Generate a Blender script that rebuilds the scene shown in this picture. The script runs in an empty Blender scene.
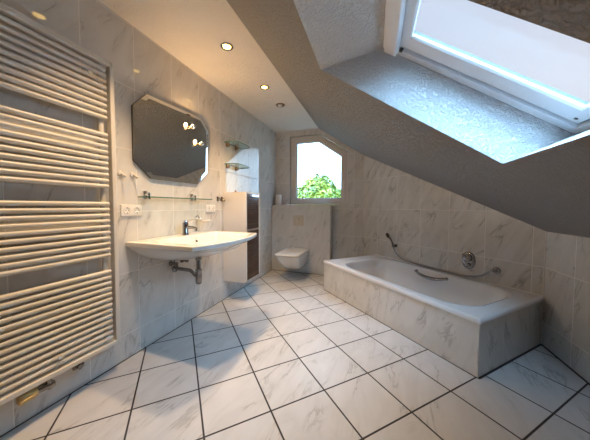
import bpy, bmesh, math, random
from mathutils import Vector, Matrix
random.seed(7)
S = bpy.context.scene
COL = S.collection
V = Vector
# ------------------------------------------------------------------ camera
cd = bpy.data.cameras.new('camera')
cd.sensor_width = 36.0
cd.lens = 14.366
cd.shift_x = 0.00734
cd.shift_y = -0.00752
cd.clip_start = 0.02
cd.clip_end = 300
cam = bpy.data.objects.new('camera', cd)
COL.objects.link(cam)
RR = ((0.94157378, 0.33679388, 0.00294994), (0.01631848, -0.03686976, -0.99918683), (-0.33641124, 0.94085626, -0.04021156))
r_, d_, f_ = (V(a) for a in RR)
cam.matrix_world = Matrix(((r_.x, -d_.x, -f_.x, 0), (r_.y, -d_.y, -f_.y, 0), (r_.z, -d_.z, -f_.z, 1.10), (0, 0, 0, 1)))
S.camera = cam
# ------------------------------------------------------------------ exposure
S.view_settings.view_transform = 'Standard'
S.view_settings.look = 'None'
S.view_settings.gamma = 1
S.view_settings.use_curve_mapping = False
S.view_settings.exposure = 0.0
# ------------------------------------------------------------------ sky: pale haze low down, a clear blue belt, bright thin cloud overhead
SKY_LOW = (3.2, 4.5, 5.8)
SKY_BELT_A = (0.86, 0.87, 0.95)
SKY_BELT_B = (0.72, 0.80, 0.97)
SKY_TOP = (14.5, 25.0, 37.0)
SKY_SUN = (8.2, 14.8, 22.0)
w = bpy.data.worlds.new('sky')
S.world = w
w.use_nodes = True
nt = w.node_tree
nt.nodes.clear()
n_out = nt.nodes.new('ShaderNodeOutputWorld')
n_bg = nt.nodes.new('ShaderNodeBackground')
n_tc = nt.nodes.new('ShaderNodeTexCoord')
n_sep = nt.nodes.new('ShaderNodeSeparateXYZ')
n_rmp = nt.nodes.new('ShaderNodeValToRGB')
nt.links.new(n_tc.outputs['Generated'], n_sep.inputs[0])
nt.links.new(n_sep.outputs['Z'], n_rmp.inputs[0])
def sky_ramp(node, stops):
    cr = node.color_ramp
    for pos, c in stops:
        e = cr.elements.new(pos)
        e.color = (*c, 1)
    cr.elements.remove(cr.elements[0])
    cr.elements.remove(cr.elements[-1])
sky_ramp(n_rmp, ((0.0, SKY_LOW), (0.26, SKY_LOW), (0.40, SKY_BELT_B), (0.60, SKY_BELT_B), (0.72, SKY_TOP), (1.0, SKY_TOP)))
n_rmp2 = nt.nodes.new('ShaderNodeValToRGB')
nt.links.new(n_sep.outputs['Z'], n_rmp2.inputs[0])
sky_ramp(n_rmp2, ((0.0, SKY_LOW), (0.19, SKY_LOW), (0.25, SKY_BELT_A), (0.54, SKY_BELT_B), (0.62, SKY_BELT_B), (0.72, SKY_TOP), (1.0, SKY_TOP)))
n_az = nt.nodes.new('ShaderNodeMapRange')          # the haze is brightest on one side of the sky
n_az.inputs[1].default_value, n_az.inputs[2].default_value = -0.09, 0.08
nt.links.new(n_sep.outputs['X'], n_az.inputs[0])
n_mix = nt.nodes.new('ShaderNodeMix')
n_mix.data_type = 'RGBA'
nt.links.new(n_az.outputs[0], n_mix.inputs[0])
nt.links.new(n_rmp.outputs[0], n_mix.inputs[6])
nt.links.new(n_rmp2.outputs[0], n_mix.inputs[7])
n_rmp3 = nt.nodes.new('ShaderNodeValToRGB')            # towards the sun, behind the house, the bright cloud reaches lower
nt.links.new(n_sep.outputs['Z'], n_rmp3.inputs[0])
sky_ramp(n_rmp3, ((0.0, SKY_BELT_A), (0.12, SKY_BELT_A), (0.30, SKY_SUN), (0.70, SKY_SUN), (0.85, SKY_TOP), (1.0, SKY_TOP)))
n_az2 = nt.nodes.new('ShaderNodeMapRange')
n_az2.inputs[1].default_value, n_az2.inputs[2].default_value = 0.12, -0.15
nt.links.new(n_sep.outputs['Y'], n_az2.inputs[0])
n_mix2 = nt.nodes.new('ShaderNodeMix')
n_mix2.data_type = 'RGBA'
nt.links.new(n_az2.outputs[0], n_mix2.inputs[0])
nt.links.new(n_mix.outputs[2], n_mix2.inputs[6])
nt.links.new(n_rmp3.outputs[0], n_mix2.inputs[7])
nt.links.new(n_mix2.outputs[2], n_bg.inputs[0])
n_bg.inputs[1].default_value = 1.0
nt.links.new(n_bg.outputs[0], n_out.inputs[0])
# ------------------------------------------------------------------ sun: behind the house, it only reaches the garden
sl = bpy.data.lights.new('sun', 'SUN')
sl.energy = 3.4
sl.angle = 0.01
sl.color = (1.0, 0.93, 0.80)
so = bpy.data.objects.new('sun', sl)
COL.objects.link(so)
so.location = (-6, -4, 9)
so.rotation_euler = V((0.75, 0.42, -0.50)).to_track_quat('-Z', 'Y').to_euler()
SPOT_POWER = 92.0
SPOT_COLOR = (1.0, 0.67, 0.36)

# ================================================================== materials
def new_mat(name):
    m = bpy.data.materials.new(name)
    m.use_nodes = True
    b = m.node_tree.nodes['Principled BSDF']
    return m, m.node_tree, b

def L(nt, a, b):
    nt.links.new(a, b)

def math_(nt, op, a, b=None, clamp=False):
    n = nt.nodes.new('ShaderNodeMath')
    n.operation = op
    n.use_clamp = clamp
    for i, x in enumerate((a, b)):
        if x is None:
            continue
        if isinstance(x, (int, float)):
            n.inputs[i].default_value = x
        else:
            L(nt, x, n.inputs[i])
    return n.outputs[0]

def maprange(nt, v, a, b, c=0.0, d=1.0, smooth=True):
    n = nt.nodes.new('ShaderNodeMapRange')
    n.interpolation_type = 'SMOOTHSTEP' if smooth else 'LINEAR'
    L(nt, v, n.inputs[0])
    for i, x in enumerate((a, b, c, d)):
        n.inputs[i + 1].default_value = x
    return n.outputs[0]

def mixc(nt, f, a, b):
    n = nt.nodes.new('ShaderNodeMix')
    n.data_type = 'RGBA'
    if isinstance(f, (int, float)):
        n.inputs[0].default_value = f
    else:
        L(nt, f, n.inputs[0])
    for i, x in ((6, a), (7, b)):
        if isinstance(x, tuple):
            n.inputs[i].default_value = (*x, 1)
        else:
            L(nt, x, n.inputs[i])
    return n.outputs[2]

def noise(nt, vec, scale, detail=3, rough=0.55, dist=0.0):
    n = nt.nodes.new('ShaderNodeTexNoise')
    n.inputs['Scale'].default_value = scale
    n.inputs['Detail'].default_value = detail
    n.inputs['Roughness'].default_value = rough
    n.inputs['Distortion'].default_value = dist
    if vec is not None:
        L(nt, vec, n.inputs['Vector'])
    return n

def marble_tiles(name, tw, th, ou, ov, base, tint, vein, grout, gw, rough, angle, veinamt=0.75, spec=0.65):
    """glazed marble-look tiles; the mesh carries its UVs in metres"""
    m, nt, b = new_mat(name)
    tc = nt.nodes.new('ShaderNodeTexCoord')
    sp = nt.nodes.new('ShaderNodeSeparateXYZ')
    L(nt, tc.outputs['UV'], sp.inputs[0])
    U = math_(nt, 'DIVIDE', math_(nt, 'SUBTRACT', sp.outputs[0], ou), tw)
    W = math_(nt, 'DIVIDE', math_(nt, 'SUBTRACT', sp.outputs[1], ov), th)
    iu, iv = math_(nt, 'FLOOR', U), math_(nt, 'FLOOR', W)
    fu, fv = math_(nt, 'SUBTRACT', U, iu), math_(nt, 'SUBTRACT', W, iv)
    du = math_(nt, 'MULTIPLY', math_(nt, 'MINIMUM', fu, math_(nt, 'SUBTRACT', 1.0, fu)), tw)
    dv = math_(nt, 'MULTIPLY', math_(nt, 'MINIMUM', fv, math_(nt, 'SUBTRACT', 1.0, fv)), th)
    dist = math_(nt, 'MINIMUM', du, dv)
    g = maprange(nt, dist, gw * 0.40, gw * 0.60, 1, 0)
    cid = nt.nodes.new('ShaderNodeCombineXYZ')
    L(nt, iu, cid.inputs[0])
    L(nt, iv, cid.inputs[1])
    wn = nt.nodes.new('ShaderNodeTexWhiteNoise')
    wn.noise_dimensions = '3D'
    L(nt, cid.outputs[0], wn.inputs['Vector'])
    off = nt.nodes.new('ShaderNodeVectorMath')
    off.operation = 'MULTIPLY_ADD'
    L(nt, wn.outputs['Color'], off.inputs[0])
    off.inputs[1].default_value = (9, 9, 9)
    L(nt, tc.outputs['UV'], off.inputs[2])
    mp = nt.nodes.new('ShaderNodeMapping')
    mp.vector_type = 'TEXTURE'
    mp.inputs['Rotation'].default_value = (0, 0, angle)
    mp.inputs['Scale'].default_value = (3.6, 1.0, 1.0)
    L(nt, off.outputs[0], mp.inputs['Vector'])
    n1 = noise(nt, mp.outputs[0], 5.5, 5, 0.6, 0.5)
    ridge = math_(nt, 'ABSOLUTE', math_(nt, 'SUBTRACT', n1.outputs[0], 0.5))
    v1 = maprange(nt, ridge, 0.0, 0.022, 1, 0)
    n2 = noise(nt, off.outputs[0], 4.5, 2)
    v1 = math_(nt, 'MULTIPLY', v1, maprange(nt, n2.outputs[0], 0.44, 0.64))
    soft = maprange(nt, ridge, 0.0, 0.13, 1, 0)
    n3 = noise(nt, off.outputs[0], 7.0, 4)
    c = mixc(nt, n3.outputs[0], base, tint)
    c = mixc(nt, math_(nt, 'MULTIPLY', soft, 0.22 * veinamt), c, vein)
    c = mixc(nt, math_(nt, 'MULTIPLY', v1, veinamt), c, vein)
    c = mixc(nt, g, c, grout)
    L(nt, c, b.inputs['Base Color'])
    L(nt, maprange(nt, g, 0, 1, rough, 0.7), b.inputs['Roughness'])
    b.inputs['Specular IOR Level'].default_value = spec
    bp = nt.nodes.new('ShaderNodeBump')
    bp.inputs['Strength'].default_value = 0.35
    bp.inputs['Distance'].default_value = 0.004
    L(nt, math_(nt, 'SUBTRACT', 1.0, g), bp.inputs['Height'])
    L(nt, bp.outputs[0], b.inputs['Normal'])
    return m

def plaster(name, col, strength=0.35, scale=55):
    m, nt, b = new_mat(name)
    tc = nt.nodes.new('ShaderNodeTexCoord')
    n1 = noise(nt, tc.outputs['Object'], scale, 4, 0.6, 0.5)
    n2 = noise(nt, tc.outputs['Object'], 6, 3)
    L(nt, mixc(nt, n2.outputs[0], tuple(c * 0.95 for c in col), tuple(min(1, c * 1.04) for c in col)), b.inputs['Base Color'])
    b.inputs['Roughness'].default_value = 0.85
    h = maprange(nt, n1.outputs[0], 0.42, 0.62)
    bp = nt.nodes.new('ShaderNodeBump')
    bp.inputs['Strength'].default_value = strength
    bp.inputs['Distance'].default_value = 0.010
    L(nt, h, bp.inputs['Height'])
    L(nt, bp.outputs[0], b.inputs['Normal'])
    return m

def simple(name, col, rough=0.4, metal=0.0, var=0.04, spec=0.5, coat=0.0, scale=14, bump=0.0):
    m, nt, b = new_mat(name)
    tc = nt.nodes.new('ShaderNodeTexCoord')
    n1 = noise(nt, tc.outputs['Object'], scale, 3)
    L(nt, mixc(nt, n1.outputs[0], tuple(c * (1 - var) for c in col), tuple(min(1, c * (1 + var)) for c in col)), b.inputs['Base Color'])
    b.inputs['Roughness'].default_value = rough
    b.inputs['Metallic'].default_value = metal
    b.inputs['Specular IOR Level'].default_value = spec
    b.inputs['Coat Weight'].default_value = coat
    if bump:
        bp = nt.nodes.new('ShaderNodeBump')
        bp.inputs['Strength'].default_value = bump
        bp.inputs['Distance'].default_value = 0.002
        L(nt, n1.outputs[0], bp.inputs['Height'])
        L(nt, bp.outputs[0], b.inputs['Normal'])
    return m

def pane(name, tint, ior=1.45):
    m, nt, b = new_mat(name)
    nt.nodes.remove(b)
    o = nt.nodes['Material Output']
    t = nt.nodes.new('ShaderNodeBsdfTransparent')
    t.inputs[0].default_value = (*tint, 1)
    g = nt.nodes.new('ShaderNodeBsdfGlossy')
    g.inputs['Roughness'].default_value = 0.02
    geo = nt.nodes.new('ShaderNodeNewGeometry')
    dot = nt.nodes.new('ShaderNodeVectorMath')
    dot.operation = 'DOT_PRODUCT'
    L(nt, geo.outputs['Normal'], dot.inputs[0])
    L(nt, geo.outputs['Incoming'], dot.inputs[1])
    c = math_(nt, 'SUBTRACT', 1.0, math_(nt, 'ABSOLUTE', dot.outputs['Value']), True)
    f0 = ((ior - 1) / (ior + 1)) ** 2
    fres = math_(nt, 'ADD', math_(nt, 'MULTIPLY', math_(nt, 'POWER', c, 5.0), 1 - f0), f0, True)   # Schlick's reflectance of each glass face
    mx = nt.nodes.new('ShaderNodeMixShader')
    L(nt, fres, mx.inputs[0])
    L(nt, t.outputs[0], mx.inputs[1])
    L(nt, g.outputs[0], mx.inputs[2])
    L(nt, mx.outputs[0], o.inputs[0])
    return m

def glow(name, col, strength):
    m, nt, b = new_mat(name)
    b.inputs['Base Color'].default_value = (0.9, 0.85, 0.75, 1)
    b.inputs['Emission Color'].default_value = (*col, 1)
    b.inputs['Emission Strength'].default_value = strength
    return m

WB, WT, WV = (0.72, 0.70, 0.665), (0.64, 0.622, 0.592), (0.22, 0.21, 0.20)
GR = (0.80, 0.77, 0.725)
M = {}
M['tile_left'] = marble_tiles('marble_tile_left', 0.333, 0.44, 1.262, 0.18, WB, WT, WV, GR, 0.0045, 0.03, math.radians(66), 0.50)
M['tile_back'] = marble_tiles('marble_tile_back', 0.333, 0.44, -0.65, 0.18, WB, WT, WV, GR, 0.0045, 0.035, math.radians(64), 0.45)
M['tile_bath'] = marble_tiles('marble_tile_bath', 0.335, 0.44, 1.555, 0.18, WB, WT, WV, GR, 0.0045, 0.035, math.radians(118), 0.60)
M['tile_right'] = marble_tiles('marble_tile_right', 0.333, 0.44, 2.124, 0.18, WB, WT, WV, GR, 0.0045, 0.035, math.radians(114), 0.5)
M['tile_apron'] = marble_tiles('marble_tile_apron', 0.345, 0.44, 0.82, 0.0, WB, WT, WV, (0.60, 0.58, 0.55), 0.0035, 0.035, math.radians(112), 0.45)
M['tile_floor'] = marble_tiles('marble_tile_floor', 0.3393, 0.327, -0.588, 0.494, (0.64, 0.635, 0.625), (0.555, 0.55, 0.545), (0.33, 0.32, 0.31), (0.012, 0.011, 0.014), 0.0092, 0.13, math.radians(38), 0.62)
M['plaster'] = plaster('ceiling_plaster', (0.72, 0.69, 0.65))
M['plaster_slope'] = plaster('shaded_rough_plaster', (0.31, 0.305, 0.305), 0.8, 50)  # same plaster as the reveal, with the slope's shade put into its colour
M['plaster_reveal'] = plaster('white_rough_plaster', (0.74, 0.74, 0.74), 0.85, 60)
M['joint'] = simple('dark_joint', (0.02, 0.02, 0.024), 0.7)
M['silicone'] = simple('pale_joint', (0.72, 0.69, 0.65), 0.5)
M['cream'] = simple('cream_enamel', (0.74, 0.70, 0.635), 0.33, var=0.02)
M['ceramic'] = simple('white_ceramic', (0.74, 0.72, 0.69), 0.08, var=0.01, coat=0.4)
M['acrylic'] = simple('white_bath_enamel', (0.76, 0.75, 0.745), 0.10, var=0.01, coat=0.3)
M['chrome'] = simple('chrome', (0.82, 0.82, 0.84), 0.07, 1.0, var=0.01)
M['chrome_dull'] = simple('worn_chrome', (0.27, 0.265, 0.27), 0.13, 1.0, var=0.08)
M['bronze'] = simple('brown_metal', (0.30, 0.22, 0.16), 0.3, 1.0, var=0.1)
M['gold'] = simple('brass_gold', (0.55, 0.40, 0.18), 0.3, 1.0, var=0.08)
M['black'] = simple('black_plastic', (0.015, 0.015, 0.016), 0.4)
M['dark_hole'] = simple('dark_opening', (0.01, 0.01, 0.01), 0.8)
M['mirror'] = simple('mirror_silver', (0.80, 0.80, 0.77), 0.015, 1.0, var=0.005)
M['mirror_back'] = simple('mirror_backing', (0.05, 0.045, 0.04), 0.5)
M['plastic'] = simple('white_plastic', (0.80, 0.78, 0.74), 0.35, var=0.01)
M['hook_white'] = simple('hook_enamel', (0.58, 0.56, 0.54), 0.25)
M['beige_plastic'] = simple('beige_plastic', (0.58, 0.52, 0.42), 0.35, var=0.02)
M['upvc'] = simple('white_window_plastic', (0.66, 0.63, 0.60), 0.3, var=0.01)
M['lacquer'] = simple('white_lacquered_frame', (0.78, 0.80, 0.82), 0.35, var=0.02)
M['gasket'] = simple('grey_gasket', (0.10, 0.11, 0.12), 0.6)
M['glass_shelf'] = pane('green_shelf_glass', (0.91, 0.965, 0.94), 1.5)
M['glass_edge'] = simple('green_glass_edge', (0.05, 0.16, 0.12), 0.1)
M['glass'] = pane('window_glass', (0.97, 0.98, 0.985))
M['lamp'] = glow('lamp_glow', (1.0, 0.62, 0.14), 8.0)
M['bulb'] = glow('bulb_glow', (1.0, 0.47, 0.12), 1.7)
M['cabinet'] = simple('white_cabinet_lacquer', (0.80, 0.75, 0.69), 0.3, var=0.01)
M['pink'] = simple('pale_pink_plastic', (0.75, 0.55, 0.52), 0.4)
M['brown'] = simple('brown_ceramic', (0.22, 0.12, 0.08), 0.4)
M['paper'] = simple('white_paper', (0.90, 0.88, 0.85), 0.8, scale=60, bump=0.2)
M['bark'] = simple('bark', (0.16, 0.11, 0.07), 0.9, var=0.3)
M['lawn'] = simple('grass', (0.06, 0.065, 0.045), 0.9, var=0.3, scale=3)

def dark_wood():
    m, nt, b = new_mat('dark_wood_gloss')
    tc = nt.nodes.new('ShaderNodeTexCoord')
    mp = nt.nodes.new('ShaderNodeMapping')
    mp.inputs['Scale'].default_value = (1, 1.5, 70)
    L(nt, tc.outputs['Object'], mp.inputs[0])
    n1 = noise(nt, mp.outputs[0], 2.0, 5, 0.65)
    L(nt, mixc(nt, maprange(nt, n1.outputs[0], 0.3, 0.7), (0.035, 0.021, 0.017), (0.10, 0.062, 0.05)), b.inputs['Base Color'])
    b.inputs['Roughness'].default_value = 0.22
    return m
M['wood'] = dark_wood()

def brushed_hose():
    m, nt, b = new_mat('ribbed_hose')
    tc = nt.nodes.new('ShaderNodeTexCoord')
    wv = nt.nodes.new('ShaderNodeTexWave')
    wv.inputs['Scale'].default_value = 60
    L(nt, tc.outputs['Object'], wv.inputs['Vector'])
    L(nt, mixc(nt, wv.outputs['Fac'], (0.22, 0.22, 0.23), (0.42, 0.42, 0.43)), b.inputs['Base Color'])
    b.inputs['Metallic'].default_value = 1
    b.inputs['Roughness'].default_value = 0.3
    return m
M['chrome_dark'] = simple('smoky_chrome', (0.36, 0.36, 0.38), 0.06, 1.0, var=0.01)
M['hose'] = brushed_hose()

def leaf_mat():
    m, nt, b = new_mat('leaves')
    tc = nt.nodes.new('ShaderNodeTexCoord')
    n1 = noise(nt, tc.outputs['Object'], 1.6, 4)
    L(nt, mixc(nt, maprange(nt, n1.outputs[0], 0.35, 0.65), (0.065, 0.115, 0.008), (0.24, 0.265, 0.015)), b.inputs['Base Color'])
    b.inputs['Roughness'].default_value = 0.5
    return m
M['leaf'] = leaf_mat()

# ================================================================== mesh helpers (world coordinates in, one mesh object out)
class MB:
    def __init__(s):
        s.v, s.f, s.uv, s.sm = [], [], {}, []
    def add(s, verts, faces, uvs=None, smooth=False):
        o = len(s.v)
        s.v += [V(p) for p in verts]
        for k, f in enumerate(faces):
            s.f.append([i + o for i in f])
            s.sm.append(smooth)
            if uvs:
                s.uv[len(s.f) - 1] = uvs[k]
        return s
    def box(s, a, b, fr=None):
        """box between corners a and b; fr maps local points to world"""
        x0, y0, z0 = a
        x1, y1, z1 = b
        p = [V(q) for q in ((x0, y0, z0), (x1, y0, z0), (x1, y1, z0), (x0, y1, z0), (x0, y0, z1), (x1, y0, z1), (x1, y1, z1), (x0, y1, z1))]
        if fr:
            p = [fr(q) for q in p]
        return s.add(p, [(3, 2, 1, 0), (4, 5, 6, 7), (0, 1, 5, 4), (1, 2, 6, 5), (2, 3, 7, 6), (3, 0, 4, 7)])
    def prism(s, poly, t0, t1, fr, smooth=False):
        """polygon of (a, b) extruded in the third local axis from t0 to t1"""
        n = len(poly)
        p = [fr(V((a, b, t0))) for a, b in poly] + [fr(V((a, b, t1))) for a, b in poly]
        s.add(p, [list(range(n))[::-1], list(range(n, 2 * n))])
        return s.add(p, [(i, (i + 1) % n, n + (i + 1) % n, n + i) for i in range(n)], smooth=smooth)
    def rings(s, rings, cap0=True, cap1=True, smooth=True, closed=True):
        n = len(rings[0])
        p = [q for r in rings for q in r]
        f = []
        for k in range(len(rings) - 1):
            for i in range(n if closed else n - 1):
                j = (i + 1) % n
                f.append((k * n + i, k * n + j, (k + 1) * n + j, (k + 1) * n + i))
        s.add(p, f, smooth=smooth)
        if cap0:
            s.add(rings[0], [list(range(n))[::-1]])
        if cap1:
            s.add(rings[-1], [list(range(n))])
        return s
    def tube(s, pts, r, n=12, caps=True):
        pts = [V(p) for p in pts]
        rs = r if isinstance(r, (list, tuple)) else [r] * len(pts)
        rings = []
        t0 = (pts[1] - pts[0]).normalized()
        u = t0.orthogonal().normalized()
        for i, p in enumerate(pts):
            a = pts[max(i - 1, 0)]
            b = pts[min(i + 1, len(pts) - 1)]
            t = (b - a).normalized()
            u = (u - t * u.dot(t)).normalized()
            w_ = t.cross(u)
            rings.append([p + (u * math.cos(2 * math.pi * k / n) + w_ * math.sin(2 * math.pi * k / n)) * rs[i] for k in range(n)])
        return s.rings(rings, caps, caps)
    def lathe(s, prof, org, axis, n=24, cap=True):
        """prof: (radius, distance along axis)"""
        axis = V(axis).normalized()
        u = axis.orthogonal().normalized()
        w_ = axis.cross(u)
        org = V(org)
        rings = [[org + axis * h + (u * math.cos(2 * math.pi * k / n) + w_ * math.sin(2 * math.pi * k / n)) * max(r, 1e-5) for k in range(n)] for r, h in prof]
        return s.rings(rings, cap, cap)
    def grid(s, P, nu, nv, smooth=True, flip=False):
        p = [P(i / nu, j / nv) for j in range(nv + 1) for i in range(nu + 1)]
        f = []
        for j in range(nv):
            for i in range(nu):
                a = j * (nu + 1) + i
                q = (a, a + 1, a + nu + 2, a + nu + 1)
                f.append(q[::-1] if flip else q)
        return s.add(p, f, smooth=smooth)
    def build(s, name, mat, parent=None, bevel=0.0, seg=2, weld=False, angle=40, recalc=True):
        me = bpy.data.meshes.new(name)
        org = V((0, 0, 0))
        if parent is not None:
            q = parent
            while q is not None:
                org += q.location
                q = q.parent
        me.from_pydata([tuple(p - org) for p in s.v], [], s.f)
        for i, p in enumerate(me.polygons):
            p.use_smooth = s.sm[i]
        if s.uv:
            ul = me.uv_layers.new(name='UVMap')
            for i, p in enumerate(me.polygons):
                if i in s.uv:
                    for k, li in enumerate(p.loop_indices):
                        ul.data[li].uv = s.uv[i][k]
        bm = bmesh.new()
        bm.from_mesh(me)
        if weld:
            bmesh.ops.remove_doubles(bm, verts=bm.verts, dist=1e-5)
        if recalc:
            bmesh.ops.recalc_face_normals(bm, faces=bm.faces)
        bm.to_mesh(me)
        bm.free()
        me.materials.append(M[mat] if isinstance(mat, str) else mat)
        o = bpy.data.objects.new(name, me)
        COL.objects.link(o)
        if parent is not None:
            o.parent = parent
        if bevel:
            md = o.modifiers.new('bevel', 'BEVEL')
            md.width = bevel
            md.segments = seg
            md.limit_method = 'ANGLE'
            md.angle_limit = math.radians(angle)
        return o

def thing(name, label, cat, loc, group=None):
    o = bpy.data.objects.new(name, None)
    COL.objects.link(o)
    o.location = loc
    o.empty_display_size = 0.05
    return tag(o, label, cat, group)

def tag(o, label, cat, group=None):
    o['label'] = label
    o['category'] = cat
    if group:
        o['group'] = group
    return o

def struct(o):
    o['kind'] = 'structure'
    return o

s2 = math.sqrt(0.5)
def uv_floor(p):
    return ((p[0] + p[1]) * s2, (p[1] - p[0]) * s2)
def from_uv(u, v, z):
    return V(((u - v) * s2, (u + v) * s2, z))

# ================================================================== room shell
XL, XR, YB, YN, ZC = -1.66, 1.277, 3.88, -1.30, 2.39
XRIDGE, KS = -0.90, 0.682                      # the roof slope starts here and falls towards +x
BU = 2.618                                      # the bath wall stands at x + y = BU * sqrt 2
XBB = BU / s2 - YB                              # where bath wall meets back wall
YBR = BU / s2 - XR                              # where bath wall meets right wall
def zroof(x):
    return ZC if x < XRIDGE else ZC - KS * (x - XRIDGE)

def slab(name, poly, nrm, thick, mat, uvf, hole=None):
    """flat wall with thickness behind it; poly in world points, seen from the room"""
    mb = MB()
    nrm = V(nrm).normalized()
    if hole is None:
        n = len(poly)
        back = [V(p) - nrm * thick for p in poly]
        mb.add(poly, [list(range(n))], [[uvf(p) for p in poly]])
        mb.add(back, [list(range(n))[::-1]], [[uvf(p) for p in back[::-1]]])
        for i in range(n):
            j = (i + 1) % n
            mb.add([poly[i], poly[j], back[j], back[i]], [(0, 1, 2, 3)], [[uvf(poly[i]), uvf(poly[j]), uvf(back[j]), uvf(back[i])]])
    else:
        # outline and hole given with matching point counts: a ring of quads
        n = len(poly)
        back = [V(p) - nrm * thick for p in poly]
        hback = [V(p) - nrm * thick for p in hole]
        for i in range(n):
            j = (i + 1) % n
            for q in ((poly[i], poly[j], hole[j], hole[i]), (back[j], back[i], hback[i], hback[j]),
                      (poly[i], poly[j], back[j], back[i]), (hole[j], hole[i], hback[i], hback[j])):
                mb.add(q, [(0, 1, 2, 3)], [[uvf(p) for p in q]])
    return struct(mb.build(name, mat, weld=True))

# floor
fp = [(XL, YN, 0), (XR, YN, 0), (XR, YBR, 0), (XBB, YB, 0), (XL, YB, 0)]
slab('floor', fp, (0, 0, 1), 0.12, 'tile_floor', uv_floor)
# left wall
slab('wall_left', [(XL, YN, 0), (XL, YB, 0), (XL, YB, ZC), (XL, YN, ZC)], (1, 0, 0), 0.14, 'tile_left', lambda p: (p[1], p[2]))
# back wall with the five-cornered window
WIN = [(-1.405, 1.122), (-0.412, 1.122), (-0.412, 1.972), (-0.872, 2.298), (-1.405, 2.298)]
out_ = [(XL, 0), (XBB, 0), (XBB, zroof(XBB)), (XRIDGE, ZC), (XL, ZC)]
slab('wall_back', [V((a, YB, b)) for a, b in out_], (0, -1, 0), 0.30, 'tile_back', lambda p: (p[0], p[2]), [V((a, YB, b)) for a, b in WIN])
# slanting wall behind the bath
slab('wall_bath_side', [(XBB, YB, 0), (XR, YBR, 0), (XR, YBR, zroof(XR)), (XBB, YB, zroof(XBB))], (-1, -1, 0), 0.14, 'tile_bath', lambda p: ((p[1] - p[0]) * s2, p[2]))
# knee wall on the right
slab('wall_right', [(XR, YBR, 0), (XR, YN, 0), (XR, YN, zroof(XR)), (XR, YBR, zroof(XR))], (-1, 0, 0), 0.14, 'tile_right', lambda p: (p[1], p[2]))
# wall behind the camera
slab('wall_near', [(XR, YN, 0), (XL, YN, 0), (XL, YN, ZC), (XRIDGE, YN, ZC), (XR, YN, zroof(XR))], (0, 1, 0), 0.14, 'tile_back', lambda p: (p[0], p[2]))
# flat ceiling
slab('ceiling', [(XL, YN, ZC), (XL, YB, ZC), (XRIDGE, YB, ZC), (XRIDGE, YN, ZC)], (0, 0, -1), 0.35, 'plaster', lambda p: (p[0], p[1]))

# sloping ceiling with the roof window shaft
nl = math.sqrt(KS * KS + 1)
DS, NN, DN = V((1, 0, -KS)) / nl, V((KS, 0, 1)) / nl, (ZC + XRIDGE * KS) / nl
def RF(q):                                       # (along the slope, y, outwards) -> world
    return DS * q[0] + NN * (DN + q[2]) + V((0, q[1], 0))
S0 = V((XRIDGE, 0, ZC)).dot(DS)
S1 = V((XR, 0, zroof(XR))).dot(DS)
OS0, OS1, OY0, OY1 = -1.437, -0.215, 0.742, 1.600
FS0, FS1, FT = -1.145, -0.052, 0.265
def slope():
    mb, rv = MB(), MB()
    def q(*pts):
        mb.add([RF(p) for p in pts], [tuple(range(len(pts)))])
    # XR end is cut by the bath wall; the sheet simply runs behind it
    for a, b, c, d in ((S0, OS0, YN, YB), (OS1, S1 + 0.1, YN, YB), (OS0, OS1, YN, OY0), (OS0, OS1, OY1, YB)):
        q((a, c, 0), (b, c, 0), (b, d, 0), (a, d, 0))
    md = mb
    mb = rv
    q((OS0, OY1, 0), (OS1, OY1, 0), (FS1, OY1, FT), (FS0, OY1, FT))
    q((OS0, OY0, 0), (FS0, OY0, FT), (FS1, OY0, FT), (OS1, OY0, 0))
    q((OS0, OY0, 0), (OS0, OY1, 0), (FS0, OY1, FT), (FS0, OY0, FT))
    q((OS1, OY0, 0), (FS1, OY0, FT), (FS1, OY1, FT), (OS1, OY1, 0))
    mb = md
    # outer skin of the roof, so that daylight only comes through the window
    t = FT + 0.10
    for a, b, c, d in ((S0 - 0.3, FS0, YN - 0.1, YB + 0.25), (FS1, S1 + 0.35, YN - 0.1, YB + 0.25), (FS0, FS1, YN - 0.1, OY0), (FS0, FS1, OY1, YB + 0.25)):
        q((a, c, t), (b, c, t), (b, d, t), (a, d, t))
    q((FS0, OY0, FT), (FS0, OY0, t), (FS0, OY1, t), (FS0, OY1, FT))
    q((FS1, OY0, FT), (FS1, OY0, t), (FS1, OY1, t), (FS1, OY1, FT))
    q((FS0, OY0, FT), (FS1, OY0, FT), (FS1, OY0, t), (FS0, OY0, t))
    q((FS0, OY1, FT), (FS1, OY1, FT), (FS1, OY1, t), (FS0, OY1, t))
    struct(rv.build('ceiling_reveal', 'plaster_reveal', recalc=False))
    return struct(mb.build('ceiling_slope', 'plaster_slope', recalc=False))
slope()

# boxed-in cistern wall under the window
HWY, HWZ, HWX = 3.69, 1.115, -0.65
mb = MB()
for q in ([(XL, HWY, 0), (HWX, HWY, 0), (HWX, HWY, HWZ), (XL, HWY, HWZ)],
          [(HWX, HWY, 0), (HWX, YB, 0), (HWX, YB, HWZ), (HWX, HWY, HWZ)],
          [(XL, HWY, HWZ), (HWX, HWY, HWZ), (HWX, YB, HWZ), (XL, YB, HWZ)]):
    if q[0][2] == 0 and q[1][0] == q[0][0]:
        uv = [(p[1] + 5, p[2]) for p in q]
    elif q[0][2] > 0:
        uv = [(p[0], p[1] - 3.3) for p in q]
    else:
        uv = [(p[0], p[2] - 0.01) for p in q]
    mb.add(q, [(0, 1, 2, 3)], [uv])
M['tile_box'] = marble_tiles('marble_tile_boxing', 0.36, 0.56, -1.70, 0.0, WB, WT, WV, (0.62, 0.59, 0.55), 0.004, 0.035, math.radians(70), 0.45)
struct(mb.build('wall_boxing', 'tile_box', recalc=False))
mb = MB().box((HWX - 0.010, HWY - 0.003, 0), (HWX + 0.003, HWY + 0.010, HWZ + 0.002))
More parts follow.
